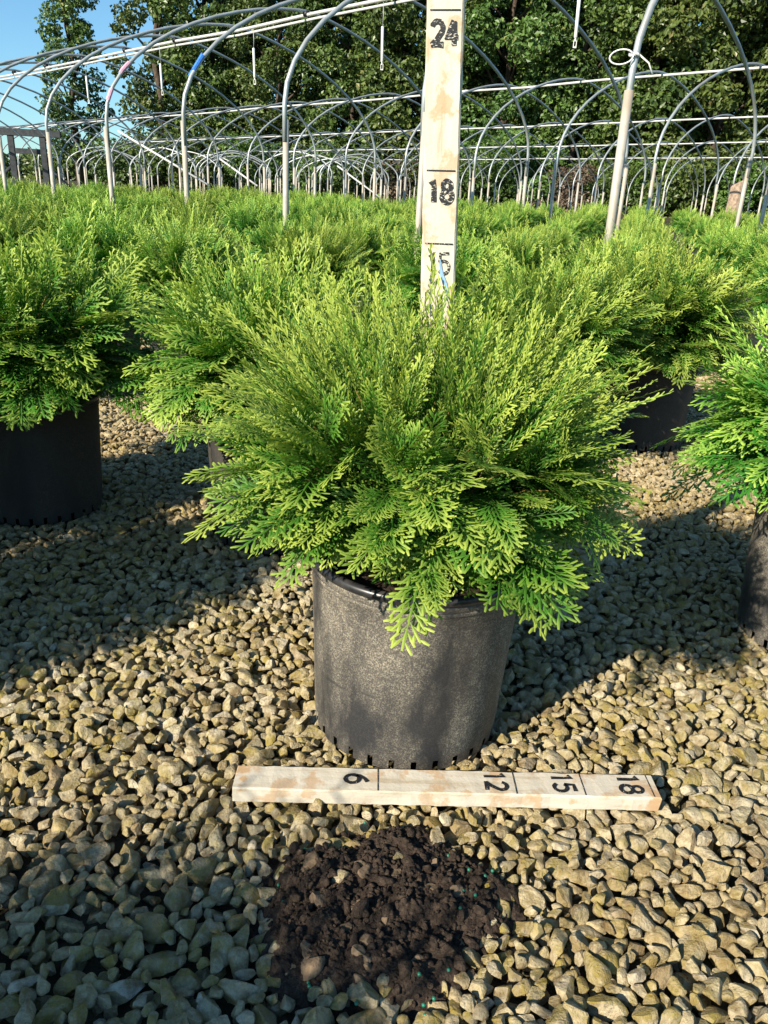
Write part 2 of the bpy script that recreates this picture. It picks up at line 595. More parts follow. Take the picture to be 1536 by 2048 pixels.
def build_gravel():
    r = np.random.default_rng(5)
    top = scatter(1, 230000, 0.0060, 0.0130, 0.80)
    low = scatter(2, 60000, 0.0070, 0.0120, 1.0)
    P = np.concatenate([top, low]); is_low = np.r_[np.zeros(len(top), bool), np.ones(len(low), bool)]
    keep = np.ones(len(P), bool)
    for (x, y) in [MAIN] + [(q[0], q[1]) for q in NEAR] + [(q[0], q[1]) for q in FAR if q[1] < 4]:
        keep &= (P[:, 0] - x) ** 2 + (P[:, 1] - y) ** 2 > 0.106 ** 2
    P, is_low = P[keep], is_low[keep]
    n = len(P)
    rad = P[:, 2]
    z = np.where(is_low, -0.0170, -rad * 0.60 + r.normal(0, 0.0030, n))
    z = z + np.array([gz(0, y) for y in P[:, 1]])
    # sunk under the board and round the pots
    ca, sa = math.cos(BOARD_A), math.sin(BOARD_A)
    bx = (P[:, 0] - BOARD_O.x) * ca + (P[:, 1] - BOARD_O.y) * sa
    by = -(P[:, 0] - BOARD_O.x) * sa + (P[:, 1] - BOARD_O.y) * ca
    und = (bx > -0.012) & (bx < 0.485) & (by > -0.010) & (by < 0.048)
    z = np.where(und, np.minimum(z, -rad * 0.95), z)
    nearpot = np.zeros(n, bool)
    for (x, y) in [MAIN] + [(q[0], q[1]) for q in NEAR]:
        nearpot |= (P[:, 0] - x) ** 2 + (P[:, 1] - y) ** 2 < 0.128 ** 2
    z = np.where(nearpot, np.minimum(z, -rad * 0.85), z)
    scl = rad * np.where(is_low, 1.0, r.uniform(0.84, 1.08, n))
    # biggest on the picture: the nearest of the top layer that lie inside the frame
    d = np.hypot(P[:, 1], HC)
    size = rad / d
    pos = np.stack([P[:, 0], P[:, 1], z], 1)
    fy = P[:, 1] * _c + HC * _s - z * _s
    u = FPX * P[:, 0] / fy; v = FPX * -(P[:, 1] * _s + (z - HC) * _c) / fy
    X = 768 + u * _cr - v * _sr; Y = 1024 + u * _sr + v * _cr
    inside = (X > -15) & (X < 1551) & (Y < 2060) & ~is_low & ~und
    e = ((P[:, 0] - SOIL_C[0]) / 0.112) ** 2 + ((P[:, 1] - SOIL_C[1]) / 0.100) ** 2
    inside &= e > 0.82
    order = np.argsort(np.where(inside, -size, 9))[:300]
    rots = rot_mats(r, n, 0.62)
    single = np.zeros(n, bool); single[order] = True
    nv_ = 14
    var = r.integers(0, nv_, n)
    meshes = []
    for k in range(nv_):
        V, F = stone_shape(100 + k, 4 if k < 0 else 3)
        meshes.append(np_mesh('stone', V, F, M['stone'], True))
        meshes[-1].set_sharp_from_angle(angle=R(24))
    for i in order:
        o = bpy.data.objects.new('stone', meshes[var[i]])
        m3 = Matrix(rots[i].tolist()) * float(scl[i])
        o.matrix_world = Matrix.Translation(pos[i].tolist()) @ m3.to_4x4()
        COL.objects.link(o)
        o.parent = ground
    # everything else: one mass
    VV, FF = [], []
    off = 0
    for lod, sub in ((0, 3), (1, 2), (2, 1)):
        dist = P[:, 1]
        if lod == 0: sel0 = (dist < 0.98) & ~is_low
        elif lod == 1: sel0 = ((dist >= 0.98) & (dist < 2.1) & ~is_low) | ((dist < 1.2) & is_low)
        else: sel0 = ((dist >= 2.1) & ~is_low) | ((dist >= 1.2) & is_low)
        sel0 &= ~single
        for k in range(nv_):
            idx = np.where(sel0 & (var == k))[0]
            if not len(idx): continue
            V, F = stone_shape(100 + k, sub)
            W = np.einsum('nij,vj->nvi', rots[idx] * scl[idx][:, None, None], V) + pos[idx][:, None, :]
            VV.append(W.reshape(-1, 3))
            FF.append((F[None] + (np.arange(len(idx)) * len(V))[:, None, None]).reshape(-1, 3) + off)
            off += len(idx) * len(V)
    gm = np_mesh('gravel', np.concatenate(VV), np.concatenate(FF), M['stone'], True)
    gm.set_sharp_from_angle(angle=R(28))
    o = mobj('gravel', gm, ground)
    o['kind'] = 'stuff'
    print('stones', n, 'tris', sum(len(f) for f in FF))


build_gravel()

# ------------------------------------------------------------------ arborvitae foliage
def blade(p, ang, l, w, z0, dz, t0, t1):
    """one flattened scale-leaf branchlet; plane x,y, ridge up z"""
    c, s = math.cos(ang), math.sin(ang)
    def q(a, b, h): return (p[0] + a * c - b * s, p[1] + a * s + b * c, z0 + dz * (a / max(l, 1e-6)) + h)
    V = [q(0, 0, 0), q(0.55 * l, w / 2, 0), q(0.55 * l, -w / 2, 0), q(0.6 * l, 0, w * 0.22), q(l, w * 0.30, 0), q(l, -w * 0.30, 0)]
    T = [t0, (t0 + t1) / 2, (t0 + t1) / 2, (t0 + t1) / 2, t1, t1]
    return V, T


BF = [(0, 2, 3), (0, 3, 1), (3, 2, 5), (3, 5, 4), (3, 4, 1)]


def make_frond(rg, L, step, w, lmax, sub, arch, spike=False):
    V, T, F = [], [], []

    def add(b):
        n = len(V)
        V.extend(b[0]); T.extend(b[1])
        F.extend([(a + n, c + n, d + n) for a, c, d in BF])
    # rachis in pieces
    k = max(2, int(L / 0.016))
    bend = rg.uniform(-0.4, 0.4)

    def axis(t):
        return (L * t, bend * L * 0.18 * t * t)

    for i in range(k):
        a, b = axis(i / k), axis((i + 1.15) / k)
        add(blade(a, math.atan2(b[1] - a[1], b[0] - a[0]), math.dist(a, b), w * (0.95 if i > k - 2 else 0.75), 0, 0, 0.15 + 0.5 * i / k, 0.15 + 0.65 * (i + 1) / k))
    t = 0.08
    side = 1
    while t < 0.98:
        sh = min(1.0, (t + 0.10) / 0.30) * (1 - t) ** (0.5 if spike else 0.66)
        l = lmax * sh * rg.uniform(0.78, 1.12) + w * (2.4 if spike else 2.9)
        ang0 = math.atan2(bend * 0.36 * t, 1)
        ang = ang0 + side * (rg.uniform(0.24, 0.44) if spike else rg.uniform(0.60, 0.74))
        p = axis(t)
        z0 = rg.uniform(-0.0006, 0.0006)
        dz = l * (rg.uniform(-0.35, 0.35) if spike else rg.uniform(-0.20, 0.06))
        tt = 0.18 + 0.45 * t
        if sub and l > 6.0 * w:
            m = max(2, int(l / (step * 1.0)))
            add(blade(p, ang, l, w * 0.9, z0, dz, tt, tt + 0.42))
            sd = side
            for j in range(1, m + 1):
                f = (j - 0.15) / (m + 0.5)
                pp = (p[0] + l * f * math.cos(ang), p[1] + l * f * math.sin(ang))
                ll = (l * 0.26 * (1 - f) + w * 2.9) * rg.uniform(0.85, 1.15)
                add(blade(pp, ang + sd * rg.uniform(0.52, 0.66), ll, w * 0.95, z0 + dz * f, ll * rg.uniform(-0.16, 0.12), tt + 0.26 * f, tt + 0.36 + 0.2 * f))
                sd = -sd
        else:
            add(blade(p, ang, l, w, z0, dz, tt, tt + 0.44))
        t += step / L * rg.uniform(0.85, 1.15) * (0.66 if not spike else 0.8)
        side = -side
    V = np.array(V); T = np.array(T)
    V[:, 2] -= arch * (V[:, 0] / L) ** 2 * L
    return V, T, np.array(F)


def make_foliage(name, seed, nstem, per, step, w, sub, stems=True, fs=1.0, sp=0.80, rh=0.170, top=0.275, cz=0.110, droop=1.0, umax=1.10):
    rg = random.Random(seed)
    flat = [make_frond(rg, fs * rg.uniform(0.055, 0.105), step, w, fs * rg.uniform(0.024, 0.044), sub, rg.uniform(0.05, 0.35)) for _ in range(16)]
    spike = [make_frond(rg, rg.uniform(0.08, 0.135), step * 1.0, w * 0.72, rg.uniform(0.004, 0.014), False, rg.uniform(-0.02, 0.12), True) for _ in range(7)]
    inst = {('f', i): [] for i in range(len(flat))}
    inst.update({('s', i): [] for i in range(len(spike))})
    stemgeo = []
    ga = math.pi * (3 - math.sqrt(5))
    lob = [(rg.uniform(0, 6.28), rg.uniform(0.03, 0.10)) for _ in range(3)]
    for i in range(nstem):
        u = (i + 0.5) / nstem
        pol = math.acos(1 - u * umax)
        az = i * ga + rg.uniform(-0.25, 0.25)
        lump = 1 + sum(a * math.sin((k + 2) * az + ph) for k, (ph, a) in enumerate(lob)) * math.sin(pol)
        d = Vector((math.sin(pol) * math.cos(az) * rh, math.sin(pol) * math.sin(az) * rh, math.cos(pol) * (top - cz)))
        rr = rg.uniform(0.80, 1.03) * lump
        tip = Vector((0, 0, cz)) + d * rr
        if pol > 1.35:
            tip.z -= 0.030 * rg.random() + 0.05 * max(0, droop - 1)
        b0 = Vector((rg.uniform(-0.02, 0.02), rg.uniform(-0.02, 0.02), -0.006))
        mid = b0.lerp(tip, 0.5) + Vector((0, 0, 0.055 * math.sin(pol) + 0.01)) + Vector((rg.uniform(-1, 1), rg.uniform(-1, 1), rg.uniform(-1, 1))) * 0.012
        if pol > 1.2: mid.z = max(mid.z, 0.055)
        def cur(t): return b0 * (1 - t) ** 2 + mid * 2 * t * (1 - t) + tip * t * t
        def tan(t): return ((mid - b0) * (1 - t) + (tip - mid) * t).normalized()
        if stems:
            stemgeo.append(tube([cur(k / 6) for k in range(7)], [0.0020 * (1 - k / 8.5) for k in range(7)], 4, False))
        n = per if pol > 0.5 else int(per * 0.85)
        for j in range(n):
            t = 0.30 + 0.70 * (j + rg.uniform(0, 0.9)) / n
            t = min(t, 0.99)
            p = cur(t); tg = tan(t)
            last = j >= n - 2
            rad = Vector((p.x, p.y, 0))
            rad = rad.normalized() if rad.length > 1e-4 else Vector((1, 0, 0))
            lat = tg.cross(Vector((0, 0, 1)))
            lat = lat.normalized() if lat.length > 1e-3 else Vector((1, 0, 0))
            th = rg.uniform(0, 2 * math.pi)
            side = (lat * math.cos(th) + tg.cross(lat) * math.sin(th))
            spread = rg.uniform(0.12, 0.35) if last else rg.uniform(0.45, 0.95)
            dirv = (tg + side * spread + rad * 0.18).normalized()
            upness = math.cos(pol)
            if upness > 0.35:
                dirv = (dirv + Vector((0, 0, 0.75 * upness))).normalized()
            elif pol > 1.25:
                dirv = (dirv + Vector((0, 0, -0.22 * droop))).normalized()
            # plane of the spray
            if pol > 0.95:
                nrm = (Vector((0, 0, 1)) + rad * 0.55 + Vector((rg.gauss(0, 0.35), rg.gauss(0, 0.35), 0)))
            else:
                a2 = rg.uniform(0, 2 * math.pi)
                nrm = Vector((math.cos(a2), math.sin(a2), 0.25)) + rad * 0.5
            nrm = (nrm - dirv * nrm.dot(dirv)).normalized()
            yv = nrm.cross(dirv)
            s = rg.uniform(0.65, 1.2) * (0.85 if j < n * 0.4 else 1.0)
            if (pol < 1.02 and rg.random() < sp) or (last and pol < 1.15 and rg.random() < 0.5):
                key = ('s', rg.randrange(len(spike)))
            else:
                key = ('f', rg.randrange(len(flat)))
            m = np.array([[dirv.x, yv.x, nrm.x], [dirv.y, yv.y, nrm.y], [dirv.z, yv.z, nrm.z]]) * s
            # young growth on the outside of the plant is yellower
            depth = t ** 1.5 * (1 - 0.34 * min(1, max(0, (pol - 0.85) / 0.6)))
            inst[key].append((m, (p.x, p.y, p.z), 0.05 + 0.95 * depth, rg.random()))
    VV, FF, TT, RR = [], [], [], []
    off = 0
    for (ty, i), L in inst.items():
        if not L: continue
        V, T, F = (flat if ty == 'f' else spike)[i]
        Ms = np.array([a[0] for a in L]); Ps = np.array([a[1] for a in L]); Ds = np.array([a[2] for a in L]); Rs = np.array([a[3] for a in L])
        W = np.einsum('nij,vj->nvi', Ms, V) + Ps[:, None, :]
        VV.append(W.reshape(-1, 3)); FF.append((F[None] + (np.arange(len(L)) * len(V))[:, None, None]).reshape(-1, 3) + off)
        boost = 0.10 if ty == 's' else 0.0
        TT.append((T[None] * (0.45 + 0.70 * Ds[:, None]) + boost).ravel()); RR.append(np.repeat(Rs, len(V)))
        off += len(L) * len(V)
    V = np.concatenate(VV); F = np.concatenate(FF)
    # nothing may pass through the pot wall or soil: lift what would sink inside the rim
    rr = np.hypot(V[:, 0], V[:, 1])
    V[:, 2] = np.where((rr < 0.14) & (V[:, 2] < 0.030), 0.030 - (0.030 - V[:, 2]) * 0.15, V[:, 2])
    me = np_mesh(name, V, F, M['fol'], False, {'tip': np.concatenate(TT), 'rnd': np.concatenate(RR)})
    sm = None
    if stemgeo:
        sv, sf = join(stemgeo)
        sm = py_mesh('twigs', sv, sf, M['stem'], True)
    print(name, len(F))
    return me, sm


FOL_HERO = make_foliage('foliage', 3, 170, 17, 0.0058, 0.0025, True, fs=0.80, sp=0.84, rh=0.194, top=0.266, cz=0.128, droop=0.75, umax=1.05)
FOL_MID = [make_foliage('foliage', 20 + k, 120, 13, 0.0080, 0.0032, True, fs=0.90, sp=0.62, droop=1.3, top=0.255) for k in range(3)]
FOL_FAR = [make_foliage('foliage', 40 + k, 90, 11, 0.011, 0.0046, False, fs=0.85, sp=0.40, droop=1.3, top=0.250, stems=False) for k in range(3)]

# ------------------------------------------------------------------ pot
SOIL_Z = 0.208


def lathe(profile, seg, skip=None, mat=None):
    V, F = [], []
    for (r, z) in profile:
        for k in range(seg):
            a = 2 * math.pi * k / seg
            V.append((r * math.cos(a), r * math.sin(a), z))
    for i in range(len(profile) - 1):
        for k in range(seg):
            if skip and skip(i, k): continue
            k2 = (k + 1) % seg
            F.append((i * seg + k, i * seg + k2, (i + 1) * seg + k2, (i + 1) * seg + k))
    return V, F


def make_pot_meshes(seg, detail=True):
    # outer wall from the foot up, then inside back down to a floor
    prof = [(0.1120, 0.0), (0.1125, 0.006), (0.1130, 0.013), (0.1140, 0.030)]
    for i in range(1, 7):
        t = i / 6
        prof.append((0.1140 + (0.1225 - 0.1140) * t, 0.030 + (0.196 - 0.030) * t))
    prof += [(0.1240, 0.198), (0.1250, 0.207), (0.1225, 0.208), (0.1195, 0.190), (0.1115, 0.030), (0.1100, 0.016), (0.02, 0.016)]
    holes = set()
    if detail:
        for h in range(28):
            k0 = int(h * seg / 28)
            for q in range(1): holes.add((k0 + q) % seg)
    def skip(i, k): return detail and i in (0, 1) and k in holes
    prof = [(r * 1.03, z * 1.1) for r, z in prof]
    V, F = lathe(prof, seg, skip)
    wall = py_mesh('pot', V, F, M['pot'], True)
    rp = []
    for i in range(11):
        a = math.pi * (1.25 - 1.5 * i / 10) if False else math.pi * 1.35 * i / 10 - 0.35 * math.pi
        rp.append((0.1235 + 0.0055 * math.cos(a), 0.2105 + 0.0055 * math.sin(a)))
    rp += [(0.1160, 0.2060), (0.1160, 0.2000)]
    rp = [(r * 1.03, z * 1.1) for r, z in rp]
    V, F = lathe(rp, seg)
    rim = py_mesh('rim', V, F, M['rim'], True)
    band = py_mesh('band', *lathe([(0.1270, 0.2115), (0.1282, 0.2140), (0.1274, 0.2165)], seg), M['pot'], True)
    return wall, rim, band


def soil_disc(seed, rings=9, seg=40):
    V = [(0, 0, SOIL_Z)]
    F = []
    for i in range(1, rings + 1):
        r = 0.1218 * i / rings
        for k in range(seg):
            a = 2 * math.pi * k / seg
            V.append((r * math.cos(a), r * math.sin(a), SOIL_Z + 0.006 * noise.noise(Vector((r * math.cos(a), r * math.sin(a), seed)) * 45)))
    for k in range(seg): F.append((0, 1 + k, 1 + (k + 1) % seg))
    for i in range(rings - 1):
        for k in range(seg):
            a, b = 1 + i * seg + k, 1 + i * seg + (k + 1) % seg
            F.append((a, a + seg, b + seg, b))
    return py_mesh('soil', V, F, M['soil'], True)


POT = make_pot_meshes(112)
POT_S = make_pot_meshes(32, False)
POT_C = make_pot_meshes(112)
for _m in (POT_S[0], POT_C[0], POT_C[2]):
    _m.materials.clear()
    _m.materials.append(M['pot_clean'])
SOILM = soil_disc(1)


def plant(x, y, rz, scale, fol, label, group=None, pot=POT, detail=True, tilt=(0, 0), pscale=1.0, fx=0.0, fz=0.0, zs=1.0):
    o = bpy.data.objects.new('potted_arborvitae', None)
    o.empty_display_size = 0.05
    o.location = (x, y, gz(x, y))
    o.rotation_euler = (tilt[0], tilt[1], 0)
    COL.objects.link(o)
    tag(o, label, 'potted plant', group)
    w = mobj('pot', pot[0], o, scale=(pscale,) * 3, rot=(0, 0, rz))
    if detail:
        mobj('rim', pot[1], w)
        mobj('raised_band', pot[2], w)
        mobj('soil', SOILM, o, rot=(0, 0, rz))
    f = mobj('foliage', fol[0], o, (fx, 0, SOIL_Z + fz), (0, 0, rz), (scale, scale, scale * zs))
    if fol[1] is not None:
        mobj('twigs', fol[1], o, (0, 0, SOIL_Z), (0, 0, rz), (scale, scale, scale * zs))['kind'] = 'stuff'
    f['kind'] = 'stuff'
    return o


plant(MAIN[0], MAIN[1], 0.5, 1.06, FOL_HERO, 'globe arborvitae in dusty black pot between the upright ruler and the flat ruler', tilt=(R(0.6), R(1.3)), fx=-0.002, fz=0.012, zs=0.90)
for i, (x, y, s, lab) in enumerate(NEAR):
    plant(x, y, 1.3 * i + 0.4, s, FOL_MID[i % 3], lab, pot=POT if i == 4 else POT_C, zs=0.88 if i < 5 else 1.05)
GL = 'bright green globe arborvitae in a black pot, crowded among its rows under the hoop frames'
FAR.sort(key=lambda q: q[1])
FAR = FAR[:280]
for i, (x, y, s) in enumerate(FAR):
    plant(x, y, rng.uniform(0, 6.28), s, FOL_MID[i % 3] if y < 4.2 else FOL_FAR[i % 3], GL,
          'potted arborvitae in rows under the hoop frames', pot=POT_S, detail=False)
print('plants', len(FAR))

# ------------------------------------------------------------------ rulers
def ribbon(pts, w, z, closed=False, wob=None):
    """flat stroke of even width as one strip"""
    P = [Vector((p[0], p[1], 0)) for p in pts]
    n = len(P)
    V, F = [], []
    for i in range(n):
        a = P[(i - 1) % n] if (closed or i > 0) else P[i]
        b = P[(i + 1) % n] if (closed or i < n - 1) else P[i]
        t = (b - a).normalized()
        nn = Vector((-t.y, t.x, 0))
        ww = w[i] if isinstance(w, (list, tuple)) else w
        V += [P[i] + nn * ww / 2 + Vector((0, 0, z)), P[i] - nn * ww / 2 + Vector((0, 0, z))]
    for i in range(n if closed else n - 1):
        j = (i + 1) % n
        F.append((2 * i, 2 * i + 1, 2 * j + 1, 2 * j))
    return V, F


def arc(cx, cy, rx, ry, a0, a1, n=12):
    return [(cx + rx * math.cos(R(a0 + (a1 - a0) * i / n)), cy + ry * math.sin(R(a0 + (a1 - a0) * i / n))) for i in range(n + 1)]


def digit_strokes(ch):
    """unit box: width 0.6, height 1, centred on x=0"""
    if ch == '1': return [([(-0.17, 0.80), (0.0, 0.98), (0.02, 0.6), (0.02, 0.0)], False)]
    if ch == '2': return [(arc(0, 0.72, 0.25, 0.27, 165, -35, 12) + [(0.0, 0.28), (-0.27, 0.04)], False), ([(-0.29, 0.05), (0.0, 0.06), (0.29, 0.04)], False)]
    if ch == '4': return [([(0.10, 1.0), (-0.05, 0.66), (-0.26, 0.34), (0.30, 0.34)], False), ([(0.12, 0.98), (0.12, 0.5), (0.12, 0.0)], False)]
    if ch == '5': return [([(0.24, 0.97), (-0.18, 0.95), (-0.21, 0.56)] + arc(-0.01, 0.32, 0.26, 0.30, 128, -150, 12), False)]
    if ch == '6': return [([(0.18, 0.95), (-0.02, 0.84), (-0.20, 0.60)] + arc(0.0, 0.30, 0.25, 0.29, 150, 505, 18), False)]
    if ch == '8': return [(arc(0, 0.74, 0.20, 0.23, 0, 345, 16), True), (arc(0, 0.26, 0.25, 0.26, 0, 345, 16), True)]
    return []


def numeral(text, height, stroke, mat, name='numeral'):
    """writing in its own plane, x right, y up, centred"""
    geo = []
    z = 0.0
    n = len(text)
    rg_ = random.Random(hash(text) % 1000 if False else sum(map(ord, text)))
    for i, ch in enumerate(text):
        ox = (i - (n - 1) / 2) * 0.66 * height
        for pts, cl in digit_strokes(ch):
            V, F = ribbon([(p[0] * height + ox, (p[1] - 0.5) * height) for p in pts],
                          [stroke * rg_.uniform(0.85, 1.2) for _ in pts], z, cl)
            geo.append((V, F))
            z += 0.00012
    return py_mesh(name, *join(geo), mat)


def board_mesh(name, L, W, T, seed):
    """painted lath with slightly worn, uneven edges: x length, y width, z thickness"""
    bm = bmesh.new()
    nx = 46
    rg_ = random.Random(seed)
    prof = []
    b = 0.0016
    for (y, z) in ((b, 0), (W - b, 0), (W, b), (W, T - b), (W - b, T), (b, T), (0, T - b), (0, b)):
        prof.append((y, z))
    rows = []
    for i in range(nx + 1):
        x = L * i / nx
        row = []
        for k, (y, z) in enumerate(prof):
            j = 0.0006
            row.append(bm.verts.new((x + (rg_.uniform(-0.0012, 0.0012) if i in (0, nx) else 0), y + rg_.uniform(-j, j), z + rg_.uniform(-j, j) * 0.6)))
        rows.append(row)
    for i in range(nx):
        for k in range(8):
            bm.faces.new((rows[i][k], rows[i][(k + 1) % 8], rows[i + 1][(k + 1) % 8], rows[i + 1][k]))
    bm.faces.new(rows[0]); bm.faces.new(rows[-1][::-1])
    bmesh.ops.recalc_face_normals(bm, faces=bm.faces)
    me = bpy.data.meshes.new(name)
    bm.to_mesh(me); bm.free()
    me.materials.append(M['paint'])
    return me


def flat_ruler():
    root = empty('flat_ruler', (BOARD_O.x, BOARD_O.y, 0.001), BOARD_A)
    tag(root, 'short white painted wooden ruler lying on gravel in front of the pot', 'ruler')
    W, T = 1.5 * INCH, 0.75 * INCH
    mobj('board', board_mesh('board', 18.45 * INCH, W, T, 3), root, (-0.003, 0, 0))
    zt = T + 0.0007
    for txt, mark, h in (('6', 6, 0.026), ('12', 12, 0.024), ('15', 15, 0.024), ('18', 18, 0.025)):
        x = (mark - 0.30) * INCH - h / 2
        if mark == 6: x -= 0.001
        # digits' tops point along +x, reading runs towards the viewer (-y)
        mobj('numeral', numeral(txt, h, 0.0043, M['ink']), root, (x, W * (0.50 if mark == 6 else 0.54), zt), (0, 0, -math.pi / 2))
        ln = py_mesh('mark', [(0, 0.001, 0), (0.0012, 0.001, 0), (0.0014, W - 0.0015, 0), (0.0004, W - 0.0015, 0)], [(0, 1, 2, 3)], M['worn_ink'])
        mobj('mark', ln, root, (mark * INCH + 0.001, 0, zt))
    return root


def upright_ruler():
    W, T = 1.52 * INCH, 0.75 * INCH
    base = Vector((0.0629, 0.9302, 0.1925))
    # local frame: x up the ruler, y across, z towards the camera side
    root = empty('upright_ruler', base)
    tag(root, 'tall white painted wooden ruler standing in the pot behind the foliage', 'ruler')
    up = Vector((-0.0373, 0.0195, 1)).normalized()
    nrm = Vector((-0.14, -1, 0)); nrm = (nrm - up * nrm.dot(up)).normalized()
    ac = nrm.cross(up).normalized()       # local y = z cross x
    m = Matrix((up, ac, nrm)).transposed()
    root.rotation_euler = m.to_euler()
    mobj('board', board_mesh('board', 31 * INCH, W, T, 8), root, (0, -W / 2, -T))
    z = 0.0007
    # across axis: is +y picture-right?
    sgn = 1 if ac.x > 0 else -1
    for txt, mark, mt, h in (('24', 24, M['worn_ink'], 0.0225), ('18', 18, M['worn_ink'], 0.0225), ('15', 15, M['worn_ink'], 0.0235)):
        xx = mark * INCH - 0.0085 - h / 2
        if mark == 15:
            a = numeral('1', h, 0.0042, M['worn_ink'])
            mobj('numeral', a, root, (xx, -0.0065 * sgn, z), (0, 0, math.pi / 2 * sgn))
            b = numeral('5', h, 0.0032, M['faint_ink'])
            mobj('numeral', b, root, (xx, 0.0065 * sgn, z), (0, 0, math.pi / 2 * sgn))
        else:
            mobj('numeral', numeral(txt, h, 0.0052, mt), root, (xx, 0.000, z), (0, 0, math.pi / 2 * sgn))
        ln = py_mesh('mark', [(0, -W * 0.42, 0), (0.0016, -W * 0.42, 0), (0.0024, W * 0.40, 0), (0.0010, W * 0.40, 0)], [(0, 1, 2, 3)], M['worn_ink'] if mark == 15 else M['ink'])
        mobj('mark', ln, root, (mark * INCH, 0, z))
    sm = py_mesh('paint_smear', *join([ribbon([(0.365, 0.002 * sgn), (0.350, 0.004 * sgn), (0.338, 0.0085 * sgn), (0.322, 0.014 * sgn)], [0.0015, 0.004, 0.005, 0.002], 0.0004)]), M['bluepaint'])
    mobj('paint_smear', sm, root, (0, 0, z))
    return root


flat_ruler()
upright_ruler()

# ------------------------------------------------------------------ soil heap and fertiliser pellets
def heap_h(x, y):
    dx, dy = (x - SOIL_C[0]) / 0.113, (y - SOIL_C[1]) / 0.100
    a = math.atan2(dy, dx)
    rr = math.hypot(dx, dy) / (1 + 0.10 * math.sin(2 * a + 0.6) + 0.07 * math.sin(5 * a + 1.0) + 0.12 * noise.noise(Vector((math.cos(a) * 2, math.sin(a) * 2, 3))))
    if rr >= 1.12: return -0.016
    base = 0.0155 * max(0.0, 1 - rr * rr * 0.9) ** 0.55 - 0.004
    p = Vector((x, y, 0))
    n = (0.0085 * noise.fractal(p * 36, 0.7, 2.1, 6) + 0.0042 * abs(noise.noise(p * 130)) + 0.0022 * noise.noise(p * 330))
    fade = 1 if rr < 0.85 else max(0, (1.12 - rr) / 0.27)
    return base * (1 if rr < 1 else fade) + n * (0.35 + 0.65 * fade) - (1 - fade) * 0.011


def build_heap():
    root = empty('soil_heap', (SOIL_C[0], SOIL_C[1], 0))
    tag(root, 'dark crumbly potting soil heap spilled on gravel in front of the flat ruler', 'soil heap')
    rings, seg = 95, 190
    V, F = [], []
    for i in range(rings + 1):
        r = 0.135 * i / rings
        for k in range(seg):
            a = 2 * math.pi * k / seg
            x, y = r * math.cos(a), r * math.sin(a) * 0.9
            V.append((x, y, heap_h(SOIL_C[0] + x, SOIL_C[1] + y)))
    for i in range(rings):
        for k in range(seg):
            a, b = i * seg + k, i * seg + (k + 1) % seg
            F.append((a, a + seg, b + seg, b))
    mobj('soil', py_mesh('soil', V, F, M['soil'], True), root)
    # loose crumbs
    rgn = np.random.default_rng(77)
    VV, FF = [], []
    off = 0
    base = [stone_shape(300 + k, 2) for k in range(5)]
    n = 1300
    for i in range(n):
        a = rgn.uniform(0, 6.283); q = math.sqrt(rgn.uniform(0, 1)) * (0.98 if i % 8 else 1.08)
        x, y = SOIL_C[0] + 0.111 * q * math.cos(a), SOIL_C[1] + 0.099 * q * math.sin(a)
        s = rgn.lognormal(-6.75, 0.62)
        s = min(s, 0.0075)
        h = heap_h(x, y)
        if h < -0.010: h = -0.004; s = min(s, 0.0028)
        Vb, Fb = base[i % 5]
        W = (Vb * s) @ rot_mats(rgn, 1, 0.8)[0].T + np.array([x - SOIL_C[0], y - SOIL_C[1], h + s * 0.35])
        VV.append(W); FF.append(Fb + off); off += len(Vb)
    o = mobj('crumbs', np_mesh('crumbs', np.concatenate(VV), np.concatenate(FF), M['soil'], True), root)
    o['kind'] = 'stuff'
    coat = mat_simple('soil_coated_stone', (0.19, 0.135, 0.085), 0.95, 0.1, 0, 0.5, 120, 0.8, dirt=(0.05, 0.036, 0.026), co='World')
    cm = []
    for k in range(4):
        Vs, Fs = stone_shape(100 + k, 3)
        cm.append(np_mesh('stone', Vs, Fs, coat, True))
        cm[-1].set_sharp_from_angle(angle=R(24))
    for i in range(26):
        a = rgn.uniform(0, 6.283); q = math.sqrt(rgn.uniform(0.05, 1)) * 0.98
        x, y = SOIL_C[0] + 0.108 * q * math.cos(a), SOIL_C[1] + 0.096 * q * math.sin(a)
        sz = float(rgn.uniform(0.0045, 0.0088))
        ob = mobj('stone', cm[i % 4], root, (x - SOIL_C[0], y - SOIL_C[1], heap_h(x, y) - sz * 0.35), (rgn.uniform(-0.6, 0.6), rgn.uniform(-0.6, 0.6), rgn.uniform(0, 6.28)), (sz,) * 3)
    pel = [(290, 340), (495, 248), (215, 520), (300, 792), (305, 806), (410, 860), (465, 865), (680, 765), (730, 848), (695, 870), (780, 750),
           (850, 408), (930, 412), (898, 455), (857, 480), (872, 495), (880, 540), (820, 540), (938, 672), (830, 480), (780, 360), (200, 460), (905, 430), (700, 905)]
    V, F = ico(2)
    me = np_mesh('fertiliser_pellet', V * 0.0018, F, M['pellet'], True)
    for cx, cy in pel:
        p = on_ground(440 + cx * 0.586, 1500 + cy * 0.586, 0.008)
        z = max(heap_h(p.x, p.y) + 0.0012, 0.0015)
        p = on_ground(440 + cx * 0.586, 1500 + cy * 0.586, z)
        o = mobj('fertiliser_pellet', me, None, p)
        tag(o, 'tiny green fertiliser pellet scattered on and around the soil heap', 'pellet', 'green fertiliser pellets')


build_heap()

# ------------------------------------------------------------------ hoop houses
S_HOOP, POST_H, WID, PITCH_H, RIDGE = 1.22, 1.079, 4.30, 4.87, 2.31
P0 = Vector((0.9861, 3.8471, 0))
D3 = Vector((-math.sin(_az + 0.0), math.cos(_az), 0)); N3 = Vector((math.cos(_az), math.sin(_az), 0))


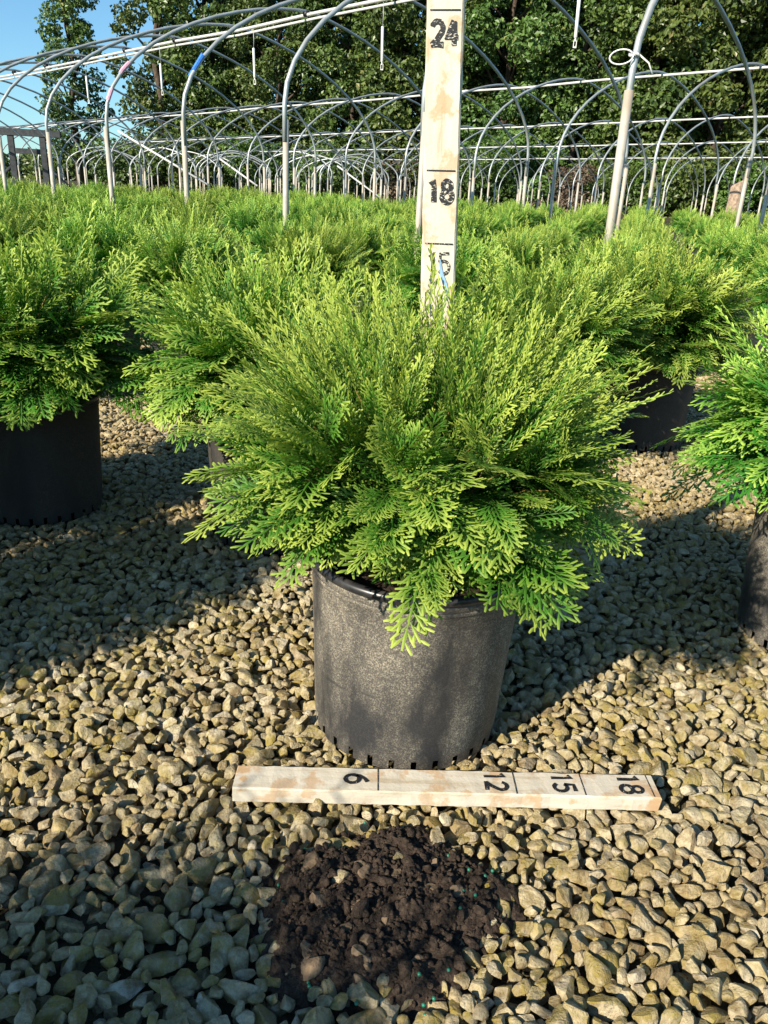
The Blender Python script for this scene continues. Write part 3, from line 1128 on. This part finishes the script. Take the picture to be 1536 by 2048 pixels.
def hoop_path(W, z0, ridge):
    a = W / 2
    b = ridge - z0 - 0.10
    pts = [(-a, z0 - 0.12), (-a, z0 + 0.10)]
    n = 26
    for i in range(1, n):
        t = math.pi * i / n
        c = math.cos(t); s = math.sin(t)
        pts.append((-a * math.copysign(abs(c) ** 1.30, c), z0 + 0.10 + b * s ** 1.06))
    pts += [(a, z0 + 0.10), (a, z0 - 0.12)]
    return pts


def hoop_house(origin, d, n, ks, W, z0, ridge, label, group=None, r_pipe=0.0155, r_post=0.0205, s=S_HOOP, gaps=(), seed=0, double=False, purl=True):
    rg_ = random.Random(seed)
    root = empty('hoop_house_frame', (origin.x, origin.y, gz(origin.x, origin.y)))
    g0 = gz(origin.x, origin.y)
    tag(root, label, 'hoop frame', group)
    path = hoop_path(W, z0 - g0, ridge - g0)
    c = n * (W / 2)
    hv, hf = tube([c + n * p[0] + Vector((0, 0, p[1])) for p in path], r_pipe, 8)
    hm = py_mesh('hoop', hv, hf, M['pipe'], True)
    posts = {}
    tie = py_mesh('pipe_tie', *tube([(0, 0, -0.022), (0, 0, 0.022)], r_pipe * 1.9, 8), M['tie'], True)
    for k in ks:
        o = mobj('hoop', hm, root, d * (s * k) + Vector((0, 0, rg_.uniform(-0.012, 0.012))), (0, 0, rg_.uniform(-0.006, 0.006)))
        for side in (0, 1):
            p = d * (s * k) + n * (W * side)
            g = gz(origin.x + p.x, origin.y + p.y) - g0 - 0.05
            ph = z0 - g0 + rg_.uniform(-0.05, 0.05)
            pv, pf = tube([(0, 0, g), (0, 0, ph)], r_post, 10)
            mobj('post', py_mesh('post', pv, pf, M['post'], True), root, p, (rg_.uniform(-0.012, 0.012), rg_.uniform(-0.012, 0.012), 0))
        if double:
            top = d * (s * k) + c + Vector((0, 0, ridge - g0 - 0.028))
            mobj('pipe_tie', tie, root, top, (math.pi / 2, 0, _az))
    if not purl:
        return root
    k0, k1 = min(ks) - 0.4, max(ks) + 0.4
    nseg = max(2, int((k1 - k0) * 1.0))
    pts = []
    for i in range(nseg + 1):
        k = k0 + (k1 - k0) * i / nseg
        pts.append(d * (s * k) + c + Vector((0, 0, ridge - g0 - r_pipe - 0.018 - (rg_.uniform(0, 0.022)))))
    mobj('ridge_pipe', tube_mesh('ridge_pipe', pts, 0.0155, M['purlin'], 8), root)
    if double:
        mobj('water_pipe', tube_mesh('water_pipe', [p + Vector((0, 0, -0.042)) + n * 0.01 for p in pts], 0.0125, M['purlin'], 8), root)
    return root


ordn = ['hoop house frame with white sprinklers hanging from its ridge pipe',
        'first hoop house frame behind the frame with hanging sprinklers',
        'second hoop house frame behind the frame with hanging sprinklers',
        'third hoop house frame behind the frame with hanging sprinklers',
        'hoop house frame standing along the forest edge']
BRACES = {1: ((236, 262, 420, 372, 17.0),), 2: ((440, 318, 515, 372, 20.0),), 3: ((675, 332, 760, 395, 22.0),)}
for h in range(5):
    og = P0 + N3 * (PITCH_H * h)
    ks = []
    for k in range(-26, 30):
        p = og + D3 * (S_HOOP * k)
        q = p + N3 * WID
        if q.y < 2.5: continue
        if max(p.x / max(p.y, .5), q.x / q.y) < -0.56 or min(p.x / max(p.y, .5), q.x / q.y) > 0.56: continue
        ks.append(k)
    if h == 0: ks = [k for k in range(-2, 15)]
    ks = [k for k in ks if k <= 22]
    hh = hoop_house(og, D3, N3, ks, WID, POST_H, RIDGE, ordn[h], seed=h, double=(h == 0))
    for (x0, y0, x1, y1, D) in BRACES.get(h, ()):
        a, b = at_dist(x0, y0, D), at_dist(x1, y1, D - 0.8)
        mobj('end_brace', tube_mesh('end_brace', [a - hh.location, b - hh.location], 0.022, M['purlin'], 6), hh)

# low bright tunnels far down the field
for i, (px, D) in enumerate(((140, 33), (265, 31), (395, 30), (520, 29), (640, 28))):
    og = at_dist(px, 390, D); og.z = 0
    n2 = Vector((0.97, -0.24, 0)) if i % 2 else Vector((0.985, 0.17, 0))
    d2 = Vector((-n2.y, n2.x, 0))
    z = gz(og.x, og.y)
    hoop_house(og, d2, n2, list(range(0, 4)), 2.6, z + 0.80, z + 1.55,
               'low bare tunnel frame of white hoops far down the field', 'low tunnel frames far down the field', r_pipe=0.024, r_post=0.026, s=1.9, seed=30 + i, purl=False)


def hanging_sprinkler(k):
    og = P0 + D3 * (S_HOOP * k) + N3 * (WID / 2)
    top = Vector((og.x, og.y, RIDGE - 0.085))
    root = empty('hanging_sprinkler', top)
    tag(root, 'white hanging sprinkler tube on a thin drop line from the ridge pipe', 'sprinkler', 'sprinklers hanging from the ridge pipe')
    mobj('drop_line', tube_mesh('drop_line', [(0, 0, 0.03), (0.004, 0, -0.08), (0, 0.002, -0.17)], 0.0035, M['pipe'], 6), root)
    mobj('weight_tube', tube_mesh('weight_tube', [(0, 0, -0.155), (0, 0, -0.16), (0.006, 0, -0.43), (0.006, 0, -0.435)], [0.007, 0.0125, 0.0125, 0.008], M['white'], 10), root)
    V, F = join([tube([(0.006, 0, -0.435), (0.006, 0, -0.455)], 0.006, 8), box(-0.006, -0.002, -0.004, 0.004, -0.49, -0.45), box(0.014, 0.018, -0.004, 0.004, -0.49, -0.45), box(-0.006, 0.018, -0.004, 0.004, -0.498, -0.489)])
    mobj('nozzle', py_mesh('nozzle', V, F, M['white']), root)


for k in (1.45, 3.12, 4.72, 6.30, 7.95):
    hanging_sprinkler(k)


def hoop_point(k, i_frac):
    path = hoop_path(WID, POST_H, RIDGE)
    f = i_frac * (len(path) - 1)
    i = int(f); t = f - i
    a, b = path[i], path[min(i + 1, len(path) - 1)]
    x, z = a[0] + (b[0] - a[0]) * t, a[1] + (b[1] - a[1]) * t
    return P0 + D3 * (S_HOOP * k) + N3 * (WID / 2 + x) + Vector((0, 0, z))


def tape(k, f0, f1, mat, label, flap):
    pts = [hoop_point(k, f0 + (f1 - f0) * i / 4) for i in range(5)]
    o = pts[0].copy()
    parts = [tube([p - o for p in pts], 0.0185, 8)]
    if flap:
        a, b = pts[0] - o, pts[-1] - o
        off = Vector((-0.055, 0, -0.045))
        V = [a + off * 0.9, b + off * 0.15 + Vector((0, 0, 0.03)), b, a + off * 0.35]
        V2 = [v + Vector((0.002, -0.004, 0)) for v in V]
        parts.append((V + V2, [(0, 1, 2, 3), (7, 6, 5, 4), (0, 3, 7, 4), (1, 0, 4, 5), (2, 1, 5, 6), (3, 2, 6, 7)]))
    m = py_mesh('tape_strip', *join(parts), mat)
    ob = mobj('tape_strip', m, None, o)
    tag(ob, label, 'tape')


tape(3, 0.115, 0.145, M['bluetape'], 'torn blue tape wrapped round a bent hoop pipe', True)
tape(4, 0.075, 0.10, M['pinktape'], 'lower pale pink tape band on a bent hoop pipe', False)
tape(4, 0.135, 0.16, M['pinktape'], 'upper pale pink tape band on a bent hoop pipe', False)


def cord_tie():
    o = P0 + Vector((0, 0, 1.245))
    parts = []
    ring = [(0.021 * math.cos(a), 0.021 * math.sin(a), 0.004 * math.sin(3 * a)) for a in np.linspace(0, 6.0, 14)]
    parts.append(tube(ring, 0.006, 6))
    loop = [(-0.06 + 0.048 * math.cos(a) - 0.012 * math.sin(a), -0.02, -0.012 + 0.026 * math.sin(a) + 0.012 * math.cos(a)) for a in np.linspace(0.1, 6.1, 22)]
    parts.append(tube(loop, 0.0036, 6))
    parts.append(tube([(0.02, -0.01, 0.0), (0.06, -0.02, -0.03), (0.085, -0.02, -0.075)], 0.0035, 6))
    ob = mobj('cord_tie', py_mesh('cord_tie', *join(parts), M['white'], True), None, o)
    tag(ob, 'looped white cord tied round the sleeved hoop post', 'cord')


cord_tie()


def timber_gateway():
    p = at_dist(64, 372, 19.0)
    g = gz(p.x, p.y)
    root = empty('timber_gateway', (p.x, p.y, g), R(12))
    tag(root, 'dark weathered timber gateway with two posts and a wide header beam', 'gateway')
    for x in (-0.33, 0.33):
        mobj('post', py_mesh('post', *box(-0.06, 0.06, -0.06, 0.06, -0.1, 1.33), M['darkwood']), root, (x, 0, 0))
        sgn = -1 if x < 0 else 1
        mobj('brace', tube_mesh('brace', [(x + sgn * 0.05, 0.02, 0.70), (x + sgn * 0.65, 0.02, 0.15)], 0.04, M['darkwood'], 4), root)
    mobj('header_beam', py_mesh('header_beam', *box(-0.62, 0.72, -0.08, 0.08, 1.332, 1.47), M['darkwood']), root)
    mobj('crossbar', py_mesh('crossbar', *box(-0.27, 0.27, -0.05, 0.05, 0.97, 1.08), M['darkwood']), root)


timber_gateway()


def stump():
    p = at_dist(1467, 425, 13.0)
    g = gz(p.x, p.y)
    prof = []
    V, F = [], []
    seg = 14
    hs = [-0.05, 0.1, 0.3, 0.5, 0.7, 0.86, 0.93]
    H = p.z - g + 0.40
    for i, t in enumerate(hs):
        for k in range(seg):
            a = 2 * math.pi * k / seg
            r = (0.135 - 0.02 * t) * (1 + 0.16 * noise.noise(Vector((math.cos(a) * 1.5, math.sin(a) * 1.5, t * 2))))
            z = t * H / 0.93 + (0.05 * math.sin(3 * a) + 0.05 * math.sin(5 * a + 1) if i == len(hs) - 1 else 0)
            V.append((r * math.cos(a), r * math.sin(a), z))
    for i in range(len(hs) - 1):
        for k in range(seg):
            k2 = (k + 1) % seg
            F.append((i * seg + k, i * seg + k2, (i + 1) * seg + k2, (i + 1) * seg + k))
    F.append(tuple((len(hs) - 1) * seg + k for k in range(seg)))
    o = mobj('tree_stump', py_mesh('tree_stump', V, F, M['stump']), None, (p.x, p.y, g))
    tag(o, 'pale broken tree stump rising behind the plant rows', 'stump')


stump()

# ------------------------------------------------------------------ trees
def leaf_cloud(r, centers, radii, counts, size, flat=0.8):
    """leaf quads (folded rhombi) in the outer shells of clumps"""
    VV, RR = [], []
    for c, rad, n in zip(centers, radii, counts):
        d = r.normal(size=(n, 3)); d /= np.linalg.norm(d, axis=1)[:, None]
        rr = rad * r.uniform(0.45, 1.0, n) ** 0.5
        rr *= 1 + 0.28 * np.sin(d[:, 0] * 5 + c[0] * 3) * np.sin(d[:, 2] * 6 + c[2] * 2)
        p = c + d * rr[:, None] * np.array([1, 1, flat])
        nrm = d * 0.7 + r.normal(size=(n, 3)) * 0.65 + np.array([0, 0, 0.35])
        nrm /= np.linalg.norm(nrm, axis=1)[:, None]
        a = np.cross(nrm, r.normal(size=(n, 3))); a /= np.linalg.norm(a, axis=1)[:, None] + 1e-9
        b = np.cross(nrm, a)
        s = size * r.uniform(0.6, 1.25, n)[:, None]
        fold = nrm * s * 0.14
        q = np.stack([p - a * s * 0.62, p + b * s * 0.40 + fold, p + a * s * 0.62, p - b * s * 0.40 + fold], 1)
        VV.append(q.reshape(-1, 3))
        cl = r.uniform(-0.18, 0.18)
        RR.append(np.repeat(np.clip(r.normal(0.45 + cl, 0.2, n), 0, 1), 4))
    V = np.concatenate(VV)
    F = np.arange(len(V)).reshape(-1, 4)
    F = np.concatenate([F[:, [0, 1, 2]], F[:, [0, 2, 3]]])
    return V, F, np.concatenate(RR)


def make_tree(seed, H, rad, nclump, nleaf, low, size=0.185, top_narrow=0.75, crad=(0.6, 1.2)):
    r = np.random.default_rng(seed)
    rg_ = random.Random(seed)
    trunk = []
    pts = [Vector((0, 0, -0.4))]
    for i in range(1, 9):
        t = i / 8
        pts.append(Vector((rg_.uniform(-0.22, 0.22) * t * 2, rg_.uniform(-0.22, 0.22) * t * 2, H * 0.86 * t)))
    trunk.append(tube(pts, [0.24 * (1 - 0.86 * i / 8) for i in range(9)], 8))
    C, RD, CN = [], [], []
    for i in range(nclump):
        t = (i + 0.5) / nclump
        z = low + (H - low) * t ** 0.92
        tz = (z - low) / (H - low)
        prof = math.sin(math.pi * min(1, 0.14 + 0.80 * tz)) ** 0.6 * (1 - (1 - top_narrow) * tz)
        a = i * 2.399 + rg_.uniform(-0.5, 0.5)
        q = rad * prof * math.sqrt(rg_.uniform(0.25, 1.0))
        c = np.array([q * math.cos(a), q * math.sin(a), z + rg_.uniform(-0.3, 0.3)])
        cr = rg_.uniform(*crad) * (0.75 + 0.25 * (1 - tz))
        C.append(c); RD.append(cr); CN.append(int(nleaf / nclump * (cr / np.mean(crad)) ** 2))
        if i % 2 == 0:
            b = pts[max(1, min(8, int(8 * (z - 0.9 * q * 0.5) / (H * 0.86))))]
            e = Vector(c.tolist())
            mid = b.lerp(e, 0.5) + Vector((rg_.uniform(-0.2, 0.2), rg_.uniform(-0.2, 0.2), 0.25))
            trunk.append(tube([b, mid, e], [0.075, 0.045, 0.012], 5))
    V, F, RR = leaf_cloud(r, C, RD, CN, size)
    crown = np_mesh('crown', V, F, M['leaf'], False, {'rnd': RR})
    tm = py_mesh('trunk', *join(trunk), M['bark'], True)
    return crown, tm


TREES = [make_tree(1, 14.0, 3.1, 74, 40000, 1.0), make_tree(2, 13.0, 3.4, 74, 40000, 0.8), make_tree(3, 15.0, 3.0, 78, 40000, 1.4),
         make_tree(4, 13.5, 2.0, 62, 17000, 1.2, top_narrow=0.62, crad=(0.5, 0.9))]


def tree(px, D, kind, rz, sc_, label, group):
    p = at_dist(px, 400, D)
    o = empty('broadleaf_tree', (p.x, p.y, gz(p.x, p.y)), rz, sc_)
    tag(o, label, 'tree', group)
    mobj('trunk', TREES[kind][1], o)
    mobj('crown', TREES[kind][0], o)['kind'] = 'stuff'
    return o


tree(165, 47, 3, 0.3, 0.90, 'slender tree with a loose open crown standing clear against blue sky', None)
tree(330, 44, 3, 2.1, 1.05, 'second slender tree beside the open sky gap, crown touching the forest', None)
TL = 'tall dense broadleaf tree in the forest edge behind the hoop frames'
TG = 'broadleaf trees of the forest edge'
row = [(430, 45, 0), (560, 43, 1), (700, 42, 2), (850, 41, 0), (990, 40, 1), (1130, 39, 2), (1270, 38, 0), (1410, 37, 1), (1560, 36, 2), (1690, 36, 0), (1830, 36, 1)]
for i, (px, D, k) in enumerate(row):
    tree(px, D, k, 1.7 * i, rng.uniform(0.92, 1.1), TL, TG)
row2 = [(520, 52, 1), (690, 50, 0), (800, 49, 1), (930, 48, 2), (1070, 47, 0), (1200, 46, 1), (1340, 45, 2), (1480, 44, 0), (1630, 44, 1)]
for i, (px, D, k) in enumerate(row2):
    tree(px, D, k, 2.3 * i + 1, rng.uniform(1.0, 1.15), TL, TG)


def make_shrub(seed, mat, H, rad, n, size):
    r = np.random.default_rng(seed)
    rg_ = random.Random(seed)
    C, RD, CN = [], [], []
    tr = []
    for i in range(13):
        a = i * 2.4
        q = rad * math.sqrt(rg_.random()) * 0.8
        c = np.array([q * math.cos(a), q * math.sin(a), H * rg_.uniform(0.08, 0.88)])
        C.append(c); RD.append(rad * rg_.uniform(0.32, 0.5)); CN.append(n // 13)
        tr.append(tube([(0, 0, -0.2), (c[0] * 0.4, c[1] * 0.4, c[2] * 0.5), tuple(c)], [0.03, 0.02, 0.006], 5))
    V, F, RR = leaf_cloud(r, C, RD, CN, size)
    return np_mesh('foliage', V, F, mat, False, {'rnd': RR}), py_mesh('stems', *join(tr), M['bark'], True)


SHR = [make_shrub(50, M['leaf'], 2.4, 1.5, 5200, 0.13), make_shrub(51, M['leaf_light'], 2.2, 1.1, 4600, 0.12), make_shrub(52, M['brush'], 1.5, 1.2, 2600, 0.10)]
shr = [(260, 38, 0), (390, 36, 0), (495, 35, 1), (600, 35, 0), (690, 35, 0), (790, 35, 2), (880, 34, 0), (960, 34, 0), (1050, 34, 1), (1140, 33, 2), (1230, 33, 0), (1310, 32, 1), (1390, 32, 0), (1480, 31, 1), (1570, 31, 0), (1660, 31, 0)]
shr += [(300 + 62 * i, 44 + (i % 3), 0) for i in range(22)]
SL = ['dark green shrub growing at the foot of the forest edge', 'light green leafy shrub at the foot of the forest edge', 'dry brown brush at the foot of the forest edge']
SG = ['dark shrubs along the forest edge', 'light shrubs along the forest edge', 'dry brush along the forest edge']
for i, (px, D, k) in enumerate(shr):
    p = at_dist(px, 400, D)
    o = empty('woodland_shrub', (p.x, p.y, gz(p.x, p.y)), i * 1.9, rng.uniform(0.85, 1.2))
    tag(o, SL[k], 'shrub', SG[k])
    mobj('foliage', SHR[k][0], o)['kind'] = 'stuff'
    mobj('stems', SHR[k][1], o)['kind'] = 'stuff'

# a far line of woods low over the field
def far_woods():
    r = np.random.default_rng(9)
    C, RD, CN = [], [], []
    for i in range(60):
        C.append(np.array([-62 + i * 1.0, 95 + r.uniform(-4, 4), 1.0 + r.uniform(0.4, 2.6)])); RD.append(r.uniform(1.6, 2.6)); CN.append(420)
    V, F, RR = leaf_cloud(r, C, RD, CN, 0.5)
    o = mobj('distant_woods', np_mesh('distant_woods', V, F, M['leaf'], False, {'rnd': RR}))
    tag(o, 'low dark line of distant woods beyond the field', 'woods', kind='stuff')


far_woods()
